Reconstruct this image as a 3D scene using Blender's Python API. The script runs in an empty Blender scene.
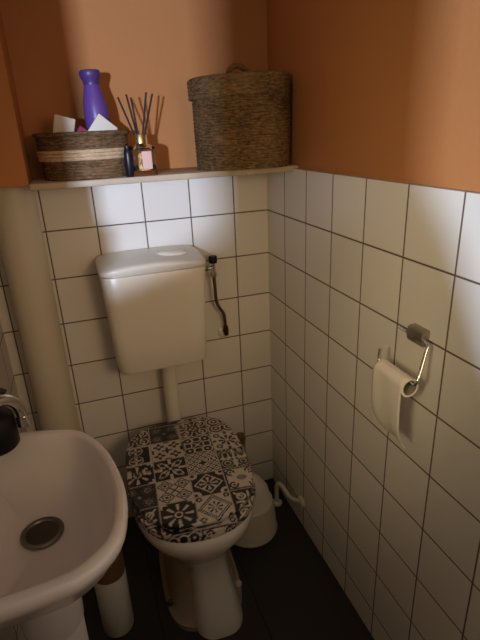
import bpy, bmesh, math, random
from mathutils import Vector, Matrix
random.seed(7)
SC = bpy.context.scene
COL = SC.collection
PI = math.pi
sin, cos = math.sin, math.cos

# ------------------------------------------------------------------ camera
cam = bpy.data.cameras.new('camera')
cam.sensor_fit = 'HORIZONTAL'; cam.sensor_width = 36.0
cam.lens = 36.0 * 482.39 / 480.0
cam.clip_start = 0.01
cam_o = bpy.data.objects.new('camera', cam); COL.objects.link(cam_o)
cam_o.location = (-0.6387, -1.5654, 1.4091)
cam_o.rotation_euler = (math.radians(68.374), math.radians(2.390), math.radians(-19.354))
SC.camera = cam_o

# ------------------------------------------------------------------ world, lights, exposure
w = bpy.data.worlds.new('world'); SC.world = w; w.use_nodes = True
w.node_tree.nodes['Background'].inputs[0].default_value = (0.80, 0.84, 0.58, 1)
w.node_tree.nodes['Background'].inputs[1].default_value = 0.45

def area(name, loc, target, sx, sy, power, col):
    l = bpy.data.lights.new(name, 'AREA'); l.shape = 'RECTANGLE'; l.size = sx; l.size_y = sy
    l.energy = power; l.color = col
    o = bpy.data.objects.new(name, l); COL.objects.link(o); o.location = loc
    o.rotation_euler = (Vector(target) - Vector(loc)).to_track_quat('-Z', 'Y').to_euler()
    return o
def spot(name, loc, target, ang, blend, radius, power, col):
    l = bpy.data.lights.new(name, 'SPOT'); l.spot_size = math.radians(ang); l.spot_blend = blend
    l.shadow_soft_size = radius; l.energy = power; l.color = col
    o = bpy.data.objects.new(name, l); COL.objects.link(o); o.location = loc
    o.rotation_euler = (Vector(target) - Vector(loc)).to_track_quat('-Z', 'Y').to_euler()
    return o
# low daylight from the hall, past the left wall's end and the added blocker
area('hall_daylight', (-1.29, -2.60, 1.45), (-0.35, 0.0, 1.25), 0.065, 0.065, 72.0, (0.56, 0.69, 0.93))
# added warm fill, no lamp there: one spot left, one behind the camera
spot('side_fill', (-1.25, -1.58, 1.55), (0, -.20, 1.08), 60, 1, .18, 39.0, (1.0, 0.80, 0.46))
spot('front_fill', (-.15, -1.90, 1.45), (-.47, 0, .92), 54, 1, .20, 20.5, (1.0, 0.63, 0.32))

SC.view_settings.view_transform = 'Standard'
SC.view_settings.look = 'None'
SC.view_settings.exposure = 0.0
SC.view_settings.gamma = 1.0
SC.view_settings.use_curve_mapping = False

# ------------------------------------------------------------------ helpers
class MB:
    """collects geometry and links it as ONE mesh object"""
    def __init__(s): s.v = []; s.f = []; s.c = None
    def add(s, vs, fs):
        n = len(s.v); s.v += [tuple(p) for p in vs]; s.f += [tuple(i + n for i in f) for f in fs]; return s
    def loft(s, loops, cap0=True, cap1=True):
        n = len(loops[0]); vs = []; fs = []
        for L in loops: vs += list(L)
        for i in range(len(loops) - 1):
            a = i * n; b = a + n
            for j in range(n):
                k = (j + 1) % n
                fs.append((a + j, a + k, b + k, b + j))
        if cap0: fs.append(tuple(reversed(range(n))))
        if cap1: fs.append(tuple(range((len(loops) - 1) * n, len(loops) * n)))
        return s.add(vs, fs)
    def lathe(s, prof, c=(0, 0, 0), n=40, axis='Z', cap=True, start=0.0):
        loops = []
        for r, h in prof:
            L = []
            for j in range(n):
                a = 2 * PI * j / n + start
                p = (r * cos(a), r * sin(a), h)
                if axis == 'X': p = (h, p[0], p[1])
                elif axis == 'Y': p = (p[1], h, p[0])
                L.append((c[0] + p[0], c[1] + p[1], c[2] + p[2]))
            loops.append(L)
        return s.loft(loops, cap, cap)
    def tube(s, pts, r, n=12, cap=True):
        P = [Vector(p) for p in pts]; loops = []; up = None
        for i, p in enumerate(P):
            t = (P[min(i + 1, len(P) - 1)] - P[max(i - 1, 0)]).normalized()
            if up is None:
                up = t.orthogonal().normalized()
            else:
                up = (up - t * up.dot(t)).normalized()
            b = t.cross(up); rr = r[i] if isinstance(r, (list, tuple)) else r
            loops.append([p + (up * cos(2 * PI * j / n) + b * sin(2 * PI * j / n)) * rr for j in range(n)])
        return s.loft(loops, cap, cap)
    def box(s, lo, hi, bev=0.0, seg=2, M=None):
        bm = bmesh.new(); bmesh.ops.create_cube(bm, size=1)
        for v in bm.verts:
            v.co = Vector([lo[k] + (v.co[k] + .5) * (hi[k] - lo[k]) for k in range(3)])
        if bev: bmesh.ops.bevel(bm, geom=bm.edges[:], offset=bev, segments=seg, profile=.5, affect='EDGES')
        if M is not None: bmesh.ops.transform(bm, matrix=M, verts=bm.verts)
        bm.verts.index_update()
        s.add([v.co.copy() for v in bm.verts], [[v.index for v in f.verts] for f in bm.faces]); bm.free(); return s
    def build(s, name, mat, parent=None, smooth=True, angle=40, loc=None):
        me = bpy.data.meshes.new(name); me.from_pydata(s.v, [], s.f)
        bm = bmesh.new(); bm.from_mesh(me); bmesh.ops.recalc_face_normals(bm, faces=bm.faces)
        for e in bm.edges:
            if len(e.link_faces) == 2 and e.calc_face_angle(0) > math.radians(angle): e.smooth = False
        for f in bm.faces: f.smooth = smooth
        bm.to_mesh(me); bm.free()
        me.materials.append(mat)
        o = bpy.data.objects.new(name, me); COL.objects.link(o)
        if parent: o.parent = parent
        if loc: o.location = loc
        return o

def thing(name, label, cat, loc, rot=(0, 0, 0), group=None):
    o = bpy.data.objects.new(name, None); COL.objects.link(o)
    o.location = loc; o.rotation_euler = rot; o.empty_display_size = .05
    return tag(o, label, cat, group)
def tag(o, label, cat, group=None):
    o['label'] = label; o['category'] = cat
    if group: o['group'] = group
    return o
def struct(o): o['kind'] = 'structure'; return o

def spline(pts, n, closed=False):
    P = [Vector(p) for p in pts]; m = len(P); out = []
    segs = m if closed else m - 1
    for i in range(segs):
        g = lambda k: P[k % m] if closed else P[max(0, min(m - 1, k))]
        a, b, c, d = g(i - 1), g(i), g(i + 1), g(i + 2)
        for j in range(n):
            t = j / n
            out.append(.5 * ((2 * b) + (c - a) * t + (2 * a - 5 * b + 4 * c - d) * t * t + (3 * b - a - 3 * c + d) * t ** 3))
    if not closed: out.append(P[-1])
    return out
def sel(n, hw, hf, hb, ex=2.4, exb=None, cx=0, cy=0, z=0):
    """super-ellipse loop: half width, half length towards front (-y) and back (+y)"""
    L = []
    for j in range(n):
        a = 2 * PI * j / n; c = cos(a); s = sin(a)
        e = (exb or ex) if s > 0 else ex
        x = math.copysign(abs(c) ** (2 / e), c) * hw
        y = math.copysign(abs(s) ** (2 / e), s) * (hb if s > 0 else hf)
        L.append((cx + x, cy + y, z))
    return L

# ------------------------------------------------------------------ materials
def mat(name, col, rough=.5, metal=0.0, spec=.5, bump=0, bscale=200, var=0, vscale=8, coat=0, trans=0, ior=1.45, alpha=1):
    m = bpy.data.materials.new(name); m.use_nodes = True; nt = m.node_tree; N = nt.nodes; b = N['Principled BSDF']
    b.inputs['Base Color'].default_value = (*col, 1); b.inputs['Roughness'].default_value = rough
    b.inputs['Metallic'].default_value = metal; b.inputs['Specular IOR Level'].default_value = spec
    b.inputs['Coat Weight'].default_value = coat; b.inputs['Transmission Weight'].default_value = trans
    b.inputs['IOR'].default_value = ior
    tc = N.new('ShaderNodeTexCoord')
    if var:
        nz = N.new('ShaderNodeTexNoise'); nz.inputs['Scale'].default_value = vscale; nz.inputs['Detail'].default_value = 4
        nt.links.new(tc.outputs['Object'], nz.inputs['Vector'])
        mx = N.new('ShaderNodeMix'); mx.data_type = 'RGBA'
        mx.inputs[6].default_value = (*[c * (1 - var) for c in col], 1); mx.inputs[7].default_value = (*[min(1, c * (1 + var)) for c in col], 1)
        nt.links.new(nz.outputs['Fac'], mx.inputs[0]); nt.links.new(mx.outputs[2], b.inputs['Base Color'])
    if bump:
        nb = N.new('ShaderNodeTexNoise'); nb.inputs['Scale'].default_value = bscale; nb.inputs['Detail'].default_value = 3
        nt.links.new(tc.outputs['Object'], nb.inputs['Vector'])
        bp = N.new('ShaderNodeBump'); bp.inputs['Strength'].default_value = bump; bp.inputs['Distance'].default_value = .002
        nt.links.new(nb.outputs['Fac'], bp.inputs['Height']); nt.links.new(bp.outputs['Normal'], b.inputs['Normal'])
    return m

def tile_mat(name, axis, off_h, off_v=1.145, size=.15, tile=(.78, .74, .675), grout=(.105, .062, .032), rough=.3, gw=.0021):
    m = bpy.data.materials.new(name); m.use_nodes = True; nt = m.node_tree; N = nt.nodes; Lk = nt.links.new
    b = N['Principled BSDF']
    tc = N.new('ShaderNodeTexCoord'); sp = N.new('ShaderNodeSeparateXYZ'); Lk(tc.outputs['Object'], sp.inputs[0])
    def M(op, a, bb=None):
        n = N.new('ShaderNodeMath'); n.operation = op
        for i, q in enumerate((a, bb)):
            if q is None: continue
            if isinstance(q, (int, float)): n.inputs[i].default_value = q
            else: Lk(q, n.inputs[i])
        return n.outputs[0]
    ds = []; ids = []
    for ax, off in ((axis, off_h), ('XYZ'[(2 if axis != 'Z' else 1)], off_v)):
        q = M('DIVIDE', M('SUBTRACT', sp.outputs[ax], off), size)
        f = M('FRACT', q); ids.append(M('FLOOR', q))
        ds.append(M('MULTIPLY', M('MINIMUM', f, M('SUBTRACT', 1.0, f)), size))
    d = M('MINIMUM', ds[0], ds[1])
    mr = N.new('ShaderNodeMapRange'); mr.inputs[1].default_value = gw * .45; mr.inputs[2].default_value = gw * 1.45
    Lk(d, mr.inputs[0])
    cb = N.new('ShaderNodeCombineXYZ'); Lk(ids[0], cb.inputs[0]); Lk(ids[1], cb.inputs[1])
    wn = N.new('ShaderNodeTexWhiteNoise'); wn.noise_dimensions = '2D'; Lk(cb.outputs[0], wn.inputs['Vector'])
    tmix = N.new('ShaderNodeMix'); tmix.data_type = 'RGBA'
    tmix.inputs[6].default_value = (*[c * .95 for c in tile], 1); tmix.inputs[7].default_value = (*[c * 1.04 for c in tile], 1)
    Lk(wn.outputs['Value'], tmix.inputs[0])
    mx = N.new('ShaderNodeMix'); mx.data_type = 'RGBA'; mx.inputs[6].default_value = (*grout, 1)
    Lk(tmix.outputs[2], mx.inputs[7]); Lk(mr.outputs[0], mx.inputs[0]); Lk(mx.outputs[2], b.inputs['Base Color'])
    rm = N.new('ShaderNodeMix'); rm.inputs[2].default_value = .9; rm.inputs[3].default_value = rough
    Lk(mr.outputs[0], rm.inputs[0]); Lk(rm.outputs[0], b.inputs['Roughness'])
    nz = N.new('ShaderNodeTexNoise'); nz.inputs['Scale'].default_value = 14; nz.inputs['Detail'].default_value = 1
    Lk(tc.outputs['Object'], nz.inputs['Vector'])
    h = M('ADD', mr.outputs[0], M('MULTIPLY', nz.outputs['Fac'], .35))
    bp = N.new('ShaderNodeBump'); bp.inputs['Strength'].default_value = .35; bp.inputs['Distance'].default_value = .0015
    Lk(h, bp.inputs['Height']); Lk(bp.outputs['Normal'], b.inputs['Normal'])
    return m

def weave_mat(name, c1, c2, scale=1.0):
    """twisted seagrass cord: fine diagonal streaks plus patchy tone"""
    m = bpy.data.materials.new(name); m.use_nodes = True; nt = m.node_tree; N = nt.nodes; Lk = nt.links.new
    b = N['Principled BSDF']; b.inputs['Roughness'].default_value = .85; b.inputs['Specular IOR Level'].default_value = .15
    tc = N.new('ShaderNodeTexCoord')
    mp = N.new('ShaderNodeMapping'); mp.inputs['Scale'].default_value = (1, 1, 3.5); Lk(tc.outputs['Object'], mp.inputs[0])
    nz = N.new('ShaderNodeTexNoise'); nz.inputs['Scale'].default_value = 70 * scale; nz.inputs['Detail'].default_value = 5
    nz.inputs['Roughness'].default_value = .7; Lk(mp.outputs[0], nz.inputs['Vector'])
    n2 = N.new('ShaderNodeTexNoise'); n2.inputs['Scale'].default_value = 9; Lk(tc.outputs['Object'], n2.inputs['Vector'])
    ad = N.new('ShaderNodeMath'); ad.operation = 'MULTIPLY_ADD'; Lk(n2.outputs['Fac'], ad.inputs[0]); ad.inputs[1].default_value = .35; Lk(nz.outputs['Fac'], ad.inputs[2])
    cr = N.new('ShaderNodeValToRGB'); cr.color_ramp.elements[0].position = .5; cr.color_ramp.elements[1].position = .85
    cr.color_ramp.elements[0].color = (*c1, 1); cr.color_ramp.elements[1].color = (*c2, 1)
    Lk(ad.outputs[0], cr.inputs[0]); Lk(cr.outputs[0], b.inputs['Base Color'])
    bp = N.new('ShaderNodeBump'); bp.inputs['Strength'].default_value = .6; bp.inputs['Distance'].default_value = .003
    Lk(nz.outputs['Fac'], bp.inputs['Height']); Lk(bp.outputs['Normal'], b.inputs['Normal'])
    return m

ORANGE = mat('terracotta_paint', (.47, .195, .068), .75, spec=.25, bump=.25, bscale=90, var=.05, vscale=5)
CEIL = mat('ceiling_paint', (.62, .52, .42), .9)
FLOORM = tile_mat('floor_tile', 'X', .02, .03, .30, tile=(.022, .019, .015), grout=(.012, .010, .008), rough=.55)
# floor grid runs in x and y
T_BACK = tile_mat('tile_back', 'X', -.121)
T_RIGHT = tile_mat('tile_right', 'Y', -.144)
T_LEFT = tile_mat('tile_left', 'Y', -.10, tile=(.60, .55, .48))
PIPE = mat('cream_pipe_paint', (.60, .53, .40), .45, var=.05, bump=.06, bscale=60)
SHELFM = mat('cream_painted_wood', (.50, .40, .29), .55, var=.12, vscale=20, bump=.15, bscale=150)
CERAMIC = mat('white_ceramic', (.74, .70, .62), .16, spec=.5, coat=.3)
SINKC = mat('washbasin_ceramic', (.70, .645, .60), .2, coat=.25)
PLASTIC = mat('white_plastic', (.76, .71, .60), .3, bump=.02, bscale=300)
PEDM = mat('stained_shaded_ceramic', (.34, .265, .19), .35, var=.3, vscale=9)  # stain brown, plus the foot's shade darkened into the base colour
CHROME = mat('chrome', (.66, .64, .60), .16, metal=1)
SATIN = mat('brushed_steel', (.42, .39, .34), .38, metal=1)
DARKMETAL = mat('dark_drain_metal', (.09, .075, .06), .4, metal=.7)
BLACK = mat('black_plastic', (.007, .006, .0055), .5, spec=.25)
HOSE = mat('dark_braided_hose', (.10, .060, .030), .45, metal=.3, bump=.5, bscale=700)
PURPLE = mat('purple_plastic', (.115, .055, .25), .35)
PURPLECAP = mat('dark_purple_plastic', (.070, .034, .17), .38)
PAPER = mat('white_paper', (.74, .69, .61), .9, bump=.3, bscale=250)
TISSUE = mat('tissue_paper', (.78, .72, .63), .95, bump=.35, bscale=260)
CARD = mat('grey_card', (.30, .26, .21), .9)
KRAFT = mat('brown_cork', (.20, .105, .045), .8, var=.2, vscale=40)
GOLD = mat('brass_collar', (.62, .45, .22), .3, metal=.9)
GLASS = mat('clear_glass', (.97, .96, .95), .03, trans=1, ior=1.45)
LIQ = mat('dark_fragrance_liquid', (.012, .008, .008), .15)
LABELP = mat('pale_pink_label', (.72, .47, .41), .7)
REED = mat('dark_reed', (.035, .017, .011), .8)
NAVY = mat('dark_navy', (.005, .006, .014), .35)
PINK = mat('magenta_wrapper', (.26, .035, .085), .5)
BRUSHH = mat('dark_olive_plastic', (.085, .062, .032), .5)
WEAVE = weave_mat('seagrass_weave', (.055, .030, .012), (.33, .205, .095))
WEAVED = weave_mat('dark_jute_weave', (.050, .028, .013), (.27, .16, .08), 1.1)
CREAMROPE = weave_mat('cream_rope', (.42, .28, .16), (.74, .55, .36), 1.2)

# ------------------------------------------------------------------ structure
ZT = 1.293         # top of the tiling
def block(name, lo, hi, m, parent=None, kind=True):
    o = MB().box(lo, hi).build(name, m, parent, smooth=False)
    return struct(o) if kind else o
block('floor', (-2.0, -3.0, -.06), (.12, .12, 0), FLOORM)
block('ceiling', (-1.05, -1.85, 2.45), (.12, .12, 2.5), CEIL)
wb = block('wall_back', (-1.0, .018, 0), (.10, .10, 2.45), ORANGE)
block('tile_cladding', (-.90, 0, 0), (.0, .018, ZT), T_BACK, wb)
wr = block('wall_right', (.018, -1.95, 0), (.10, .10, 2.45), ORANGE)
block('tile_cladding', (0, -1.75, 0), (.018, .018, ZT), T_RIGHT, wr)
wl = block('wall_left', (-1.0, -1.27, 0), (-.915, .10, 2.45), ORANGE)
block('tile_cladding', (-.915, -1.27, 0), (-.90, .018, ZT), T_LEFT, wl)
# painted boxing over the top of the soil pipe, left of the shelf
block('trim_1', (-.915, -.195, 1.296), (-.730, .018, 2.45), ORANGE)
# added unseen blocker behind the camera, outlined to cast a person's shadow
prof = [(-2.0, 0), (.018, 0), (.018, 1.02), (-.42, 1.05), (-.55, 1.12), (-.62, 1.22), (-.665, 1.33), (-.70, 1.385), (-.70, 2.45),
        (-.92, 2.45), (-.925, 1.33), (-1.02, 1.295), (-1.2, 1.25), (-2.0, 1.22)]
b = MB(); n = len(prof)
b.add([(x, -1.75, z) for x, z in prof] + [(x, -1.77, z) for x, z in prof],
      [tuple(range(n)), tuple(range(2 * n - 1, n - 1, -1))] + [(i, (i + 1) % n, n + (i + 1) % n, n + i) for i in range(n)])
struct(b.build('shadow_blocker_front', ORANGE, smooth=False))

# ------------------------------------------------------------------ soil pipe
soil = MB().lathe([(.0595, 0), (.0595, .9), (.0595, 1.295)], n=48).build('soil_pipe', PIPE, loc=(-.787, -.062, 0))
tag(soil, 'thick cream-painted vertical soil pipe in the corner left of the cistern', 'pipe')

# ------------------------------------------------------------------ shelf
sh = MB().box((-.729, -.210, 1.285), (.017, .017, 1.3015), .003).build('shelf', SHELFM)
tag(sh, 'narrow cream wooden shelf on top of the wall tiles carrying the baskets', 'shelf')
SZ = 1.302

# ------------------------------------------------------------------ baskets
def coil_wall(mb, a0, b0, a1, b1, z0, z1, nc, thick=.006, n=96, ex=2.3, bulge=0.0, amp=.0024):
    """woven wall of stacked cords, outside then inside; half sizes a (x), b (y) grow from bottom to top"""
    loops = []; st = nc * 5
    for i in range(st + 1):
        t = i / st; z = z0 + (z1 - z0) * t
        rid = amp * abs(sin(PI * t * nc)) + bulge * sin(PI * t)
        a = a0 + (a1 - a0) * t + rid - amp; bb = b0 + (b1 - b0) * t + rid - amp
        L = sel(n, a, bb, bb, ex, z=z)
        L = [(x + .0012 * sin(7 * z * 90 + j), y, zz + .0012 * sin(j * 2 * PI / n * 3 + i * .11)) for j, (x, y, zz) in enumerate(L)]
        loops.append(L)
    for i in range(12, -1, -1):
        t = i / 12; z = z0 + .006 + (z1 - z0 - .006) * t
        loops.append(sel(n, a0 + (a1 - a0) * t + bulge * sin(PI * t) - thick, b0 + (b1 - b0) * t + bulge * sin(PI * t) - thick, b0 + (b1 - b0) * t + bulge * sin(PI * t) - thick, ex, z=z))
    mb.loft(loops)
    return mb

bk = thing('lidded_basket', 'large lidded brown seagrass basket on the shelf against the right wall', 'basket', (-.125, -.121, SZ))
coil_wall(MB(), .1385, .121, .141, .125, .0, .213, 29, bulge=.001).build('basket_body', WEAVE, bk)
# lid: slightly overhanging drum, tipped up to the right
lb = MB(); loops = []
nl = 96
for i in range(0, 26):
    t = i / 25; rid = .002 * abs(sin(PI * t * 5))
    loops.append(sel(nl, .1440 + rid, .1275 + rid, .1275 + rid, 2.3, z=.188 + .050 * t))
for k in range(1, 60):
    s = 1 - k / 60; rid = .0018 * abs(sin(k * PI / 4))
    loops.append(sel(nl, .1425 * s, .126 * s, .126 * s, 2.3 * s + 2 * (1 - s), z=.240 + rid + .004 * (1 - s)))
lb.loft(loops, cap0=True)
lid = lb.build('basket_lid', WEAVE, bk); lid.rotation_euler = (0, math.radians(-2.0), 0)
lid.location = (.002, 0, .004)
# cord loop handle on the lid
hp = [(-.030, 0, .246), (-.026, -.008, .258), (-.014, -.012, .267), (.002, -.012, .267), (.020, -.006, .258), (.034, 0, .246)]
MB().tube(spline(hp, 6), .0075, 10).build('loop_handle', WEAVE, lid)

sb = thing('oval_basket', 'low oval jute basket with cream rope stripes at the left end of the shelf', 'basket', (-.579, -.108, SZ))
coil_wall(MB(), .114, .086, .120, .092, .0, .112, 14, ex=2.2).build('basket_body', WEAVED, sb)
mb = MB()
for k in range(3):
    z = .052 + k * .0088; t = z / .112
    a = .1145 + .006 * t + .001; bb = .0865 + .006 * t + .001
    mb.tube([Vector((a * cos(q), bb * sin(q), z)) for q in [2 * PI * i / 72 for i in range(73)]], .0048, 8)
mb.build('rope_stripe', CREAMROPE, sb)
# basket rim braid
t = MB().tube([Vector((.120 * math.copysign(abs(cos(q)) ** (2 / 2.2), cos(q)), .092 * math.copysign(abs(sin(q)) ** (2 / 2.2), sin(q)), .112)) for q in [2 * PI * i / 96 for i in range(97)]], .0058, 8).build('basket_rim', WEAVED, sb)

# ------------------------------------------------------------------ bottle and papers in the small basket
bo = thing('air_freshener_bottle', 'purple plastic bottle with flared cap standing up out of the oval basket', 'bottle', (-.528, -.103, SZ + .0068))
bo.rotation_euler = (0, math.radians(-2.0), 0)
MB().lathe([(.0, 0), (.030, 0), (.033, .004), (.0335, .05), (.0335, .11), (.0330, .148), (.0318, .170), (.0285, .190), (.0245, .206), (.0212, .218), (.0200, .224)], n=40).build('bottle_body', PURPLE, bo)
MB().lathe([(.0200, .2242), (.0200, .227), (.0215, .233), (.0245, .240), (.0268, .247), (.0272, .253), (.0262, .257), (.022, .2595), (0, .260)], n=40).build('bottle_cap', PURPLECAP, bo)
lm = MB()
for rr in (0,):
    loops = []
    for z, r in ((.100, .0338), (.112, .0338), (.128, .0335), (.140, .0331)):
        loops.append([(r * cos(q), r * sin(q), z) for q in [math.radians(-60 + 70 * i / 12) for i in range(13)]])
    vs = sum(loops, []); lm.add(vs, [(13 * i + j, 13 * i + j + 1, 13 * i + 14 + j, 13 * i + 13 + j) for i in range(3) for j in range(12)])
lm.build('bottle_label', mat('bottle_sticker', (.10, .09, .20), .5, var=.9, vscale=60), bo)

def packet(name, label, cat, loc, rot, size, m):
    o = MB().box((-size[0] / 2, -size[1] / 2, 0), (size[0] / 2, size[1] / 2, size[2]), .0025).build(name, m)
    o.location = loc; o.rotation_euler = [math.radians(a) for a in rot]
    return tag(o, label, cat)
packet('paper_packet', 'white square paper packet tilted in front of the purple bottle in the basket', 'packet', (-.563, -.160, SZ + .074), (-6, 40, 8), (.060, .008, .088), PAPER)
packet('leaflet', 'white folded leaflet leaning at the left inside the oval basket', 'leaflet', (-.640, -.125, SZ + .064), (4, 16, -10), (.052, .004, .095), PAPER)
packet('wrapper', 'dark magenta wrapper between the two white papers in the oval basket', 'wrapper', (-.603, -.146, SZ + .062), (-4, 34, 4), (.046, .012, .070), PINK)

# ------------------------------------------------------------------ reed diffuser
df = thing('reed_diffuser', 'glass reed diffuser with dark sticks and a pink label on the shelf', 'diffuser', (-.4335, -.166, SZ))
def rsq(hw, z, ex=5, n=48): return sel(n, hw, hw * .85, hw * .85, ex, z=z)
g = MB().loft([rsq(.010, 0), rsq(.034, 0), rsq(.0365, .004), rsq(.0365, .066), rsq(.034, .073), rsq(.024, .079, 4), rsq(.013, .081, 2.2), rsq(.013, .087, 2),
               rsq(.0105, .087, 2), rsq(.0105, .079, 2), rsq(.021, .075, 4), rsq(.0330, .067), rsq(.0340, .013), rsq(.012, .011)])
g.build('glass_bottle', GLASS, df)
MB().loft([rsq(.0332, .0135), rsq(.0332, .027)]).build('liquid', LIQ, df)
MB().lathe([(.0132, .0815), (.0145, .082), (.0145, .103), (.0135, .105), (.009, .105)], n=32).build('collar', GOLD, df)
MB().box((-.005, -.0330, .017), (.021, -.0318, .062), .0004).build('label_sticker', LABELP, df)
for (dx, dy, top) in ((-.046, -.004, .196), (-.022, .010, .203), (-.014, -.014, .194), (.028, -.006, .206), (.046, .006, .203)):
    bx = dx * .14
    MB().tube([(bx - dx * .3, -dy * .4, .030), (bx + dx * .15, dy * .2, .102), (dx, dy, top)], .0025, 8).build('reed', REED, df)
nv = MB().lathe([(0, 0), (.0095, 0), (.0110, .003), (.0110, .058), (.0095, .066), (.0075, .070), (.0075, .077), (0, .078)], n=28).build('small_navy_form', NAVY, loc=(-.4750, -.198, SZ))  # small dark navy upright shape, left of the diffuser
tag(nv, 'small dark navy upright shape between the oval basket and the reed diffuser', 'bottle')

# ------------------------------------------------------------------ cistern
ct = thing('cistern', 'white plastic toilet cistern with flush button on the tiled back wall', 'cistern', (-.4325, 0, .70))
def rr(hx, y0, y1, z, ex=7, n=72, cx=0):
    h = (y1 - y0) / 2; return sel(n, hx, h, h, ex, cx=cx, cy=(y0 + y1) / 2, z=z)
c = MB().loft([rr(.125, -.152, -.010, .0), rr(.138, -.167, -.002, .003), rr(.1445, -.173, 0, .012), rr(.149, -.175, 0, .12), rr(.1545, -.177, 0, .24), rr(.1585, -.179, 0, .3205), rr(.1575, -.178, -.001, .3225), rr(.152, -.172, -.005, .3230), rr(.151, -.171, -.005, .329)])
c.build('tank_body', PLASTIC, ct)
loops = [rr(.150, -.168, -.006, .328), rr(.1610, -.1835, 0, .3275), rr(.1622, -.1848, 0, .3295), rr(.1624, -.185, 0, .342)]
for k in range(1, 6):
    a = k / 5 * PI / 2
    loops.append(rr(.1624 - .010 * (1 - cos(a)), -.185 + .011 * (1 - cos(a)), -.004 * (1 - cos(a)), .346 + .012 * sin(a)))
loops += [rr(.148, -.168, -.006, .3598), rr(.136, -.152, -.010, .3615), rr(.11, -.13, -.02, .364), rr(.07, -.11, -.03, .3655), rr(.01, -.09, -.06, .366)]
# front edge arched: lower towards both ends
loops = [[(x, y, z - .015 * min(1, abs(x) / .16) ** 2 * max(0, min(1, (z - .336) / .018)) * max(0, min(1, -y / .17))) for x, y, z in L] for L in loops]
tlid = MB().loft(loops).build('tank_lid', PLASTIC, ct, angle=50)
def oval(a, b, z): return [(x, y, z + .0035 - .013 * (x / .16) ** 2 + .03 * (y + .115)) for x, y, _ in sel(48, a, b, b, 2.1, cx=.066, cy=-.112, z=0)]
MB().loft([oval(.048, .029, .355), oval(.048, .029, .3665), oval(.0465, .0275, .3680), oval(.0445, .0255, .3680), oval(.0432, .0242, .3655), oval(.0420, .0230, .3655), oval(.0410, .0220, .3690), oval(.039, .020, .3698), oval(.02, .01, .3702)]).build('flush_button', PLASTIC, tlid)
fp = MB()
fp.lathe([(.027, -.0005), (.030, -.002), (.031, -.018), (.027, -.020), (.0255, -.03), (.0255, -.31)], n=32)
fp.tube(spline([(0, 0, -.29), (0, -.001, -.335), (0, -.012, -.365), (0, -.035, -.378), (0, -.056, -.379)], 5), .0245, 24)
fpo = fp.build('flush_pipe', PLASTIC, loc=(-.4065, -.062, .70))
tag(fpo, 'white vertical flush pipe running from the cistern down behind the patterned lid', 'pipe')

# ------------------------------------------------------------------ stop valve with hose
sv = thing('stop_valve', 'chrome stop valve with black knob and dark braided hose right of the cistern', 'valve', (-.223, 0, .70))
_v = MB().tube([(-.055, -.060, .283), (-.006, -.060, .283)], .0065, 16).tube([(0, -.060, .262), (0, -.060, .300)], .0075, 16).lathe([(.0105, .252), (.0115, .254), (.0115, .266), (.009, .268)], (0, -.06, 0), n=6).tube([(-.028, -.060, .283), (-.020, -.060, .283)], .010, 6); vb = _v.build('valve_body', CHROME, sv)
MB().lathe([(.006, .298), (.0135, .300), (.0145, .303), (.0145, .320), (.0125, .323), (0, .323)], (0, -.06, 0), n=10).build('valve_knob', BLACK, vb)
MB().tube(spline([(0, -.060, .255), (.002, -.058, .21), (.005, -.054, .165), (.016, -.045, .135), (.034, -.034, .105), (.040, -.026, .07), (.042, -.020, .035)], 8), .0056, 12).build('hose', HOSE, sv)
MB().tube([(.0415, -.024, .052), (.043, -.018, .034), (.046, -.012, .014)], [.008, .011, .0085], 12).build('hose_end', mat('dark_bronze', (.05, .032, .018), .4, metal=.4), sv)
MB().lathe([(.022, -.0005), (.022, -.004), (.016, -.008), (.010, -.012)], (.041, 0, .020), n=32, axis='Y').build('wall_flange', PLASTIC, sv)

# ------------------------------------------------------------------ toilet
tl = thing('toilet', 'white toilet with closed black and white patterned lid under the cistern', 'toilet', (-.424, -.355, 0), (0, 0, math.radians(-3.2)))
NS = 96
LHW, LF, LB = .1865, .243, .262
# bowl: outside skin, rim, pedestal
B = MB()
B.loft([sel(NS, .09, .135, .165, 2.2, cy=-.02, z=.20), sel(NS, .100, .155, .165, 2.2, cy=-.02, z=.235), sel(NS, .126, .195, .18, 2.3, cy=-.01, z=.275), sel(NS, .154, .232, .21, 2.3, 2.8, z=.315), sel(NS, .171, .254, .225, 2.3, 3, z=.345),
        sel(NS, .181, .265, .235, 2.3, 3.2, z=.365), sel(NS, .185, .269, .238, 2.3, 3.2, z=.385), sel(NS, .185, .268, .238, 2.3, 3.2, z=.404), sel(NS, .180, .262, .232, 2.3, 3.2, z=.412),
        sel(NS, .12, .20, .14, 2.2, 2.4, z=.412), sel(NS, .10, .17, .11, 2.2, z=.33), sel(NS, .04, .06, .04, 2, z=.26)])
B.build('bowl', CERAMIC, tl)
P = MB().loft([sel(48, .080, .13, .14, 3, cx=.026, cy=-.11, z=0), sel(48, .078, .126, .14, 3, cx=.025, cy=-.11, z=.03), sel(48, .066, .095, .14, 3, cx=.020, cy=-.105, z=.10), sel(48, .061, .075, .14, 3, cx=.015, cy=-.10, z=.17), sel(48, .063, .078, .14, 2.8, cx=.011, cy=-.10, z=.215), sel(48, .080, .095, .14, 2.6, cx=.004, cy=-.09, z=.25), sel(48, .11, .12, .15, 2.5, cy=-.08, z=.285)])
P.build('pedestal', CERAMIC, tl)
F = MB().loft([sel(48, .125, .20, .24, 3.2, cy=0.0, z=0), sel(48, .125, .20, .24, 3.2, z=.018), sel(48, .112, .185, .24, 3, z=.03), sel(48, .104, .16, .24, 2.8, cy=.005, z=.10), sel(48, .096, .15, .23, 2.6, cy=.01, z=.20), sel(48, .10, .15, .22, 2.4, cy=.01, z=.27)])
trap_ = F.build('trapway', PEDM, tl)
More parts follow.
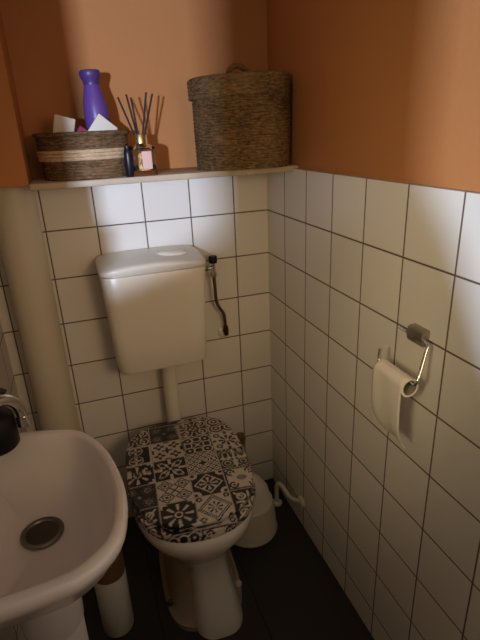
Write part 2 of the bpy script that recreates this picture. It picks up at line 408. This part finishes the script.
for sx in (-1, 1):
    MB().lathe([(0, 0), (.011, .0), (.011, .006), (.007, .012), (0, .014)], (sx * .112, -.10, .026), n=20).build('bolt_cap', DARKMETAL if sx < 0 else PLASTIC, trap_)

# patterned lid and seat
ROT = math.radians(-1.8); TS = .099
def motif(k, u, v):
    """u, v in -1..1 inside a tile; returns 1 for cream, 0 for black"""
    r = math.hypot(u, v); a = math.atan2(v, u); m = max(abs(u), abs(v)); d1 = abs(u) + abs(v)
    if m > .965: return .75
    if k == 0:    # dark tile with four small rosettes
        uu = (abs(u) - .5) / .5; vv = (abs(v) - .5) / .5; q = math.hypot(uu, vv)
        return .42 if (.25 < q < .42 or q < .12 or (.6 < q < .68 and cos(8 * math.atan2(vv, uu)) > 0)) or r < .12 else 0.02
    if k == 1:    # cream with four dark quatrefoils
        uu = abs(u) - .5; vv = abs(v) - .5; q = math.hypot(uu, vv); aa = math.atan2(vv, uu)
        if .11 < q < .27 + .10 * cos(4 * aa): return 0
        if min(abs(u), abs(v)) < .07 and .12 < max(abs(u), abs(v)) < .34: return 0
        if r < .15: return 0
        return 0 if (abs(u) > .84 and abs(v) < .2) or (abs(v) > .84 and abs(u) < .2) else .95
    if k == 2:    # black with a four-petal cross of cream leaves
        dd = abs(abs(u) - abs(v)); wd = .34 * sin(PI * min(1, max(0, (r - .10) / 1.02)))
        if dd < wd: return 0 if (dd < .05 or (.55 < r < .82 and dd < .2)) else 1
        if min(abs(u), abs(v)) < .10 and r > .5: return 1
        return 1 if r < .1 else 0
    if k == 3:    # cream with four ringed diamonds
        uu = abs(u) - .5; vv = abs(v) - .5; q = abs(uu) + abs(vv); qq = math.hypot(uu, vv)
        if qq < .1: return 0
        if .19 < qq < .25: return 0
        if .40 < q < .50: return 0
        if abs(abs(u) - abs(v)) < .06 and r < .35: return 0
        return 1
    if k == 4:    # black sunburst
        if r < .14: return 0
        if r < .24: return 1
        p = cos(8 * a)
        if .34 < r < .82 and p > .45 + .5 * abs(r - .58): return 1
        if m > .84 and abs(abs(u) - abs(v)) < .3: return 1
        return 0
    if k == 5:    # dense lace of scrolls
        q = math.hypot(abs(u) - .5, abs(v) - .5); aa = math.atan2(abs(v) - .5, abs(u) - .5)
        if .18 < q < .34 and cos(2 * aa + .8) > -.75: return 0
        if q < .09: return 0
        if .30 < r < .44 and cos(4 * a) < .6: return 0
        if r < .14: return 0
        if min(abs(u), abs(v)) < .11 and r > .55: return 0
        return 0 if (abs(u) > .78 and abs(v) > .78) or (.44 < q < .52) else 1
    if k == 6:    # dark scrolls
        q = math.hypot(abs(u) - .58, abs(v) - .58); q2 = math.hypot(abs(u) - .05, abs(v) - .62); q3 = math.hypot(abs(u) - .62, abs(v) - .05)
        if .27 < q < .37 and (u * v > 0 or q > .3): return 1
        if .20 < q2 < .29 or .20 < q3 < .29: return 1
        if q < .09: return 1
        return 1 if r < .13 or (abs(abs(u) - abs(v)) < .05 and r < .45) else 0
    if k == 7:    # fine mesh round a small dark star
        s1 = abs(math.fmod(abs(u + v) * 2.0, 1) - .5); s2 = abs(math.fmod(abs(u - v) * 2.0, 1) - .5)
        if r < .30: return 0 if r < .12 + .14 * abs(cos(2 * a)) else 1
        if s1 < .10 or s2 < .10: return 0
        return 0 if (s1 > .36 and s2 > .36) else 1
    if k == 8:    # black with a diamond star
        if d1 < .88:
            if d1 > .76: return 1
            if r < .1: return 0
            return 1 if (cos(8 * a) > .1 and r < .55) else 0
        q = math.hypot(abs(u) - .85, abs(v) - .85)
        return 1 if q < .3 and q > .12 else 0
    if k == 9:    # cream diamond frame with flower
        if .74 < d1 < .82 or .90 < d1 < 1.0: return 0
        if d1 < .74: return 0 if (.06 < r < .44 and cos(8 * a) > .25) else 1
        q = math.hypot(abs(u) - .78, abs(v) - .78); return 0 if .08 < q < .18 else 1
    if k == 10:   # dense filigree
        q = math.hypot(abs(u) - .45, abs(v) - .45)
        return 1 if (sin(q * 26) > .15 and r > .28) or (r < .28 and cos(6 * a) > 0) else 0
    if k == 11:   # cream with eight-petal flower
        q = math.hypot(abs(u) - .62, abs(v) - .62)
        if .14 < r < .60 and abs(cos(4 * a)) > .62 and r < .3 + .3 * abs(cos(4 * a)): return 0
        if .10 < q < .22 and abs(u) < .95: return 0
        if min(abs(u), abs(v)) < .1 and r > .72: return 0
        return 1
    if k == 12:   # black with cream cross
        w_ = .10 + .05 * cos(r * 18)
        if min(abs(u), abs(v)) < w_ and r < .92: return 1
        q = math.hypot(abs(u) - .5, abs(v) - .5)
        return .8 if (.14 < q < .22 or (.34 < q < .40)) else 0
    if k == 13:   # cream with corner scrolls and oval
        e = math.hypot(u / .3, v / .22)
        if e < 1: return .25 if e > .6 else .4
        q = math.hypot(abs(u) - .58, abs(v) - .56)
        if .17 < q < .29 and not (abs(u) < .5 and abs(v) < .5): return 0
        if q < .08: return 0
        if m > .86: return 0
        return 1
    if k == 14:   # black with fleur scrolls
        q = math.hypot(abs(u) - .42, abs(v) - .42)
        if .16 < q < .29: return 1
        if abs(abs(u) - abs(v)) < .09 and .5 < r < 1.15: return 1
        if min(abs(u), abs(v)) < .07 and r < .8: return 1
        return 0
    if k == 15:   # lattice with two flowers
        q = math.hypot(u, abs(v) - .5); aa = math.atan2(abs(v) - .5, u)
        if .40 < q < .46 or m > .86: return 1
        return 1 if q < .2 + .14 * cos(4 * aa) and q > .08 else 0
    return 1
GRID = [  # rows from the back (cistern side) to the front, columns left to right
    [7, 5, 0, 5, 10, 5], [15, 15, 1, 6, 11, 14], [15, 4, 2, 7, 12, 3], [11, 0, 3, 8, 13, 5], [9, 14, 4, 9, 14, 1], [2, 7, 6, 13, 10, 2], [1, 1, 4, 5, 8, 1]]
def pattern(x, y):
    xr = x * cos(ROT) + y * sin(ROT); yr = -x * sin(ROT) + y * cos(ROT)
    gx = (xr + .0055) / TS + 3; gy = (.235 - yr) / .0960
    ci = int(math.floor(gx)); ri = int(math.floor(gy))
    k = GRID[max(0, min(6, ri))][max(0, min(5, ci))]
    return motif(k, (gx - ci) * 2 - 1, (gy - ri) * 2 - 1)
m = bpy.data.materials.new('patterned_tile_print'); m.use_nodes = True
at = m.node_tree.nodes.new('ShaderNodeAttribute'); at.attribute_name = 'print'
mx = m.node_tree.nodes.new('ShaderNodeMix'); mx.data_type = 'RGBA'
mx.inputs[6].default_value = (.012, .012, .017, 1); mx.inputs[7].default_value = (.60, .54, .46, 1)
m.node_tree.links.new(at.outputs['Fac'], mx.inputs[0])
bs = m.node_tree.nodes['Principled BSDF']; bs.inputs['Roughness'].default_value = .35
m.node_tree.links.new(mx.outputs[2], bs.inputs['Base Color'])
PRINT = m
def printed(name, prof, n, parent, cap0):
    """prof: list of (scale, dy, z); outline rings, the print is laid over the rings from above"""
    mb = MB(); loops = []; cols = []
    for s, z, off in prof:
        L = sel(n, LHW * s, LF * s, LB * s, 2.35, 3.4, z=z); L = [(x, y + off[0], zz) for x, y, zz in L]; loops.append(L)
        for j, (x, y, zz) in enumerate(L):
            cols.append(pattern(x * off[1], y * off[1]))
    mb.loft(loops, cap0, True)
    o = mb.build(name, PRINT, parent, angle=60)
    ca = o.data.color_attributes.new('print', 'FLOAT_COLOR', 'POINT')
    for i, c in enumerate(cols): ca.data[i].color = (c, c, c, 1)
    return o
n_ = 360
prof = []
for k in range(6): prof.append((1.0 - .010 * (1 - k / 5), .4365 + .0125 * k / 5, (0, 1.0 + .05 * (5 - k) / 5)))
for k in range(1, 5): a = k / 4 * PI / 2; prof.append((1.0 - .022 * (1 - cos(a)), .449 + .006 * sin(a), (0, 1)))
for k in range(1, 150): s = .978 * (1 - k / 150); prof.append((s, .455 + .004 * (1 - s * s), (0, 1)))
printed('lid', prof, n_, tl, True)
prof = []
so = -.016
for k in range(9): prof.append((1.012 - .012 * abs(k / 8 - .4), .4135 + .0205 * k / 8, (so, 1.0 + .07 * (8 - k) / 8)))
for k in range(1, 12): prof.append((1.002 - .0075 * k, .4345 + .0012 * min(1, k / 3), (so, 1)))
printed('seat', prof, n_, tl, True)
for sx in (-1, 1):
    MB().tube([(sx * .075 - .02, LB - .012, .430), (sx * .075 + .02, LB - .012, .430)], .010, 16).build('hinge', SATIN, tl)

# ------------------------------------------------------------------ brush, holder, floor pipe
hb = MB().lathe([(0, 0), (.092, 0), (.101, .004), (.104, .012), (.100, .022), (.097, .08), (.088, .135), (.082, .14), (.072, .185), (.052, .215), (.022, .228), (.018, .228), (.018, .10), (0, .10)], n=48).build('brush_holder', PLASTIC, loc=(-.190, -.225, 0))
tag(hb, 'white rounded toilet brush holder on the dark floor behind the toilet', 'brush holder')
br = thing('toilet_brush', 'dark olive toilet brush handle sticking up beside the patterned lid', 'brush', (-.192, -.225, .102), (0, math.radians(-3.5), 0))
MB().lathe([(.006, .06), (.0085, .10), (.0085, .27), (.012, .290), (.0175, .300), (.0195, .312), (.0165, .323), (0, .327)], n=24).build('brush_handle', BRUSHH, br)
MB().lathe([(0, 0), (.012, .002), (.0165, .01), (.0165, .06), (.008, .065)], n=24).build('brush_head', PLASTIC, br)

fpz = thing('drain_pipe', 'thin white pipe bending from the floor into the right wall tiles', 'pipe', (-.044, -.145, 0))
MB().tube(spline([(0, 0, .0), (0, 0, .06), (0, -.002, .088), (.006, -.012, .105), (.014, -.035, .100), (.022, -.070, .085), (.028, -.105, .095), (.034, -.125, .107), (.0435, -.140, .113)], 6), .0085, 14).build('pipe_bend', PLASTIC, fpz)
MB().lathe([(.021, 0), (.021, .006), (.015, .012), (.010, .014)], n=28).build('floor_flange', PLASTIC, fpz)
MB().lathe([(.022, .0435), (.022, .038), (.017, .033), (.010, .031)], (0, -.140, .113), n=28, axis='X').build('wall_flange', PLASTIC, fpz)

# ------------------------------------------------------------------ toilet roll and holder
RX, RZ = -.056, .924
hd = thing('toilet_roll_holder', 'chrome toilet roll holder mounted on the right wall tiles', 'holder', (0, -.824, 1.001))
bkt = MB(); loops = []
for y in (-.024, -.021, .021, .024):
    s = 1 if abs(y) < .023 else .9
    loops.append([(x * s, y, z * s) for x, z in ((-.0005, -.019), (-.012, -.019), (-.019, -.013), (-.021, 0), (-.019, .013), (-.012, .017), (-.0005, .017))])
bkt.loft(loops); bkt.build('bracket', SATIN, hd)
def H(x, y, z): return (x, y + .824, z - 1.001)
wpts = [H(-.012, -.768, .998), H(-.016, -.80, 1.0), H(-.016, -.850, 1.0), H(-.020, -.868, .999), H(-.028, -.873, .985), H(-.05, -.886, .942), H(-.055, -.886, .930), H(RX, -.876, RZ), H(RX, -.83, RZ), H(RX, -.774, RZ), H(-.055, -.763, .930), H(-.052, -.760, .952)]
MB().tube(spline(wpts, 5), .0034, 10).build('wire_arm', CHROME, hd)
tr = thing('toilet_roll', 'nearly empty toilet roll with a sheet hanging down on the chrome holder', 'toilet roll', (RX, -.823, RZ - .0115))
ro = .0205; ri = .0155; L = .0485; n = 40
def ring(r, y): return [(r * cos(2 * PI * j / n), y, r * sin(2 * PI * j / n)) for j in range(n)]
MB().loft([ring(ri + .0008, -L), ring(ro, -L), ring(ro, L), ring(ri + .0008, L), ring(ri + .0008, -L)], False, False).build('tissue', TISSUE, tr)
MB().loft([ring(ri - .0006, -L), ring(ri + .0006, -L), ring(ri + .0006, L), ring(ri - .0006, L), ring(ri - .0006, -L)], False, False).build('cardboard_core', CARD, tr)
# hanging sheet leaves the room-side tangent
st = MB(); rows = []
prof = [(-.004, .0210), (-.014, .0165), (-.0200, .008), (-.0214, -.004), (-.0216, -.03), (-.0205, -.065), (-.018, -.095), (-.012, -.120), (-.002, -.140), (.006, -.148)]
pp = spline([(x, 0, z) for x, z in prof], 5)
NW = 14
for i, p in enumerate(pp):
    t = i / (len(pp) - 1)
    for j in range(NW + 1):
        s = j / NW; y = -L + 2 * L * s
        rows.append((p.x + .002 * t * sin(s * 9 + t * 5), y, p.z + .010 * t * s + .003 * t * sin(s * 6)))
fs = [((NW + 1) * i + j, (NW + 1) * i + j + 1, (NW + 1) * (i + 1) + j + 1, (NW + 1) * (i + 1) + j) for i in range(len(pp) - 1) for j in range(NW)]
st.add(rows, fs); so_ = st.build('hanging_sheet', TISSUE, tr)
sm = so_.modifiers.new('thick', 'SOLIDIFY'); sm.thickness = .0008

# ------------------------------------------------------------------ washbasin
SZR = .845
wbn = thing('washbasin', 'small white ceramic washbasin on the left wall with a round drain', 'washbasin', (-.78, -.79, SZR))
out = [(-.9, -.600), (-.85, -.600), (-.752, -.624), (-.690, -.655), (-.648, -.735), (-.628, -.845), (-.632, -.925), (-.652, -.985), (-.700, -1.025), (-.746, -1.036), (-.81, -1.040), (-.9, -1.040)]
ol = spline([(x + .78, y + .79, 0) for x, y in out], 8)
# close along the wall
wall_side = [Vector((-.12, -.25 + .44 * k / 16, 0)) for k in range(1, 16)]
OUT = ol[:-1] + [ol[-1]] + wall_side
def ofs(L, s, dz, cx=-.005, cy=-.01, flat=False):
    o = []
    for p in L:
        x = cx + (p.x - cx) * s; y = cy + (p.y - cy) * s
        if not flat and p.x <= -.1195: x = max(x, -.12) if s >= 1 else x
        o.append((max(x, -.12), y, dz))
    return o
S = MB()
loops = [ofs(OUT, .30, -.165), ofs(OUT, .48, -.155), ofs(OUT, .66, -.125), ofs(OUT, .82, -.080), ofs(OUT, .91, -.048), ofs(OUT, .975, -.028), ofs(OUT, 1.0, -.016), ofs(OUT, 1.0, -.008), ofs(OUT, .99, -.003), ofs(OUT, .97, 0.0),
         ofs(OUT, .925, 0.0), ofs(OUT, .895, -.003), ofs(OUT, .875, -.012), ofs(OUT, .83, -.040), ofs(OUT, .76, -.075), ofs(OUT, .66, -.098), ofs(OUT, .5, -.112), ofs(OUT, .33, -.119), ofs(OUT, .14, -.122)]
S.loft(loops)
S.build('basin', SINKC, wbn)
ring_ = MB().lathe([(.0385, -.1185), (.0385, -.1150), (.036, -.1135), (.031, -.1145), (.029, -.1175), (.024, -.1180)], (-.004, .004, 0), n=40).build('drain_ring', mat('worn_drain_steel', (.22, .20, .17), .35, metal=.9), wbn)
MB().lathe([(.0295, -.119), (.0295, -.1172), (.022, -.1165), (.010, -.1160), (0, -.1158)], (-.004, .004, 0), n=40).build('drain_plug', DARKMETAL, ring_)
# ceramic trap cover below, down to the floor
tcv = MB().lathe([(.062, 0), (.062, .02), (.056, .04), (.052, .30), (.054, .50), (.050, .505), (.050, .512), (.057, .518), (.060, .60), (.056, .66), (.05, .684)], n=44).build('washbasin_pedestal', SINKC, loc=(-.800, -.795, 0))
tag(tcv, 'white round trap cover column under the washbasin', 'pedestal')

# tap and soap
tp = thing('tap', 'chrome swan-neck tap over the left edge of the washbasin', 'tap', (-.868, -.745, SZR))
MB().tube(spline([(0, 0, .04), (0, 0, .080), (.012, .013, .108), (.035, .040, .121), (.056, .068, .113), (.070, .088, .090), (.075, .095, .065), (.0755, .0955, .046)], 7), .0112, 18).lathe([(.0130, .060), (.0140, .056), (.0140, .038), (.0115, .036)], (.0755, .0955, 0), n=20).build('spout', CHROME, tp)
MB().lathe([(.026, -.004), (.026, .004), (.020, .008), (.018, .045), (.012, .05)], n=28).build('tap_base', CHROME, tp)
MB().tube([(0, 0, .03), (0, -.04, .034)], [.011, .009], 14).build('tap_handle', CHROME, tp)
ds = thing('soap_dispenser', 'black soap dispenser behind the chrome tap on the washbasin', 'dispenser', (-.851, -.648, SZR + .001))
MB().lathe([(0, 0), (.040, 0), (.043, .004), (.043, .062), (.034, .074), (.018, .082), (.014, .086), (.014, .094), (0, .094)], n=36).build('dispenser_bottle', BLACK, ds)
MB().lathe([(.006, .092), (.006, .108), (.016, .110), (.018, .114), (.018, .126), (.012, .130), (0, .131)], n=24).tube([(0, 0, .122), (.03, -.006, .122), (.040, -.008, .116)], .006, 12).build('pump_head', mat('dark_brown_plastic', (.030, .018, .010), .4), ds)

# ------------------------------------------------------------------ canister below the basin
cn = thing('canister', 'tall white canister with a brown upper part on the floor beside the pedestal', 'canister', (-.703, -.437, 0))
MB().lathe([(0, 0), (.045, 0), (.047, .004), (.047, .215), (.045, .218)], n=40).build('canister_body', PLASTIC, cn)
MB().lathe([(.044, .218), (.0465, .220), (.0465, .34), (.043, .344), (0, .344)], n=40).build('canister_top', KRAFT, cn)
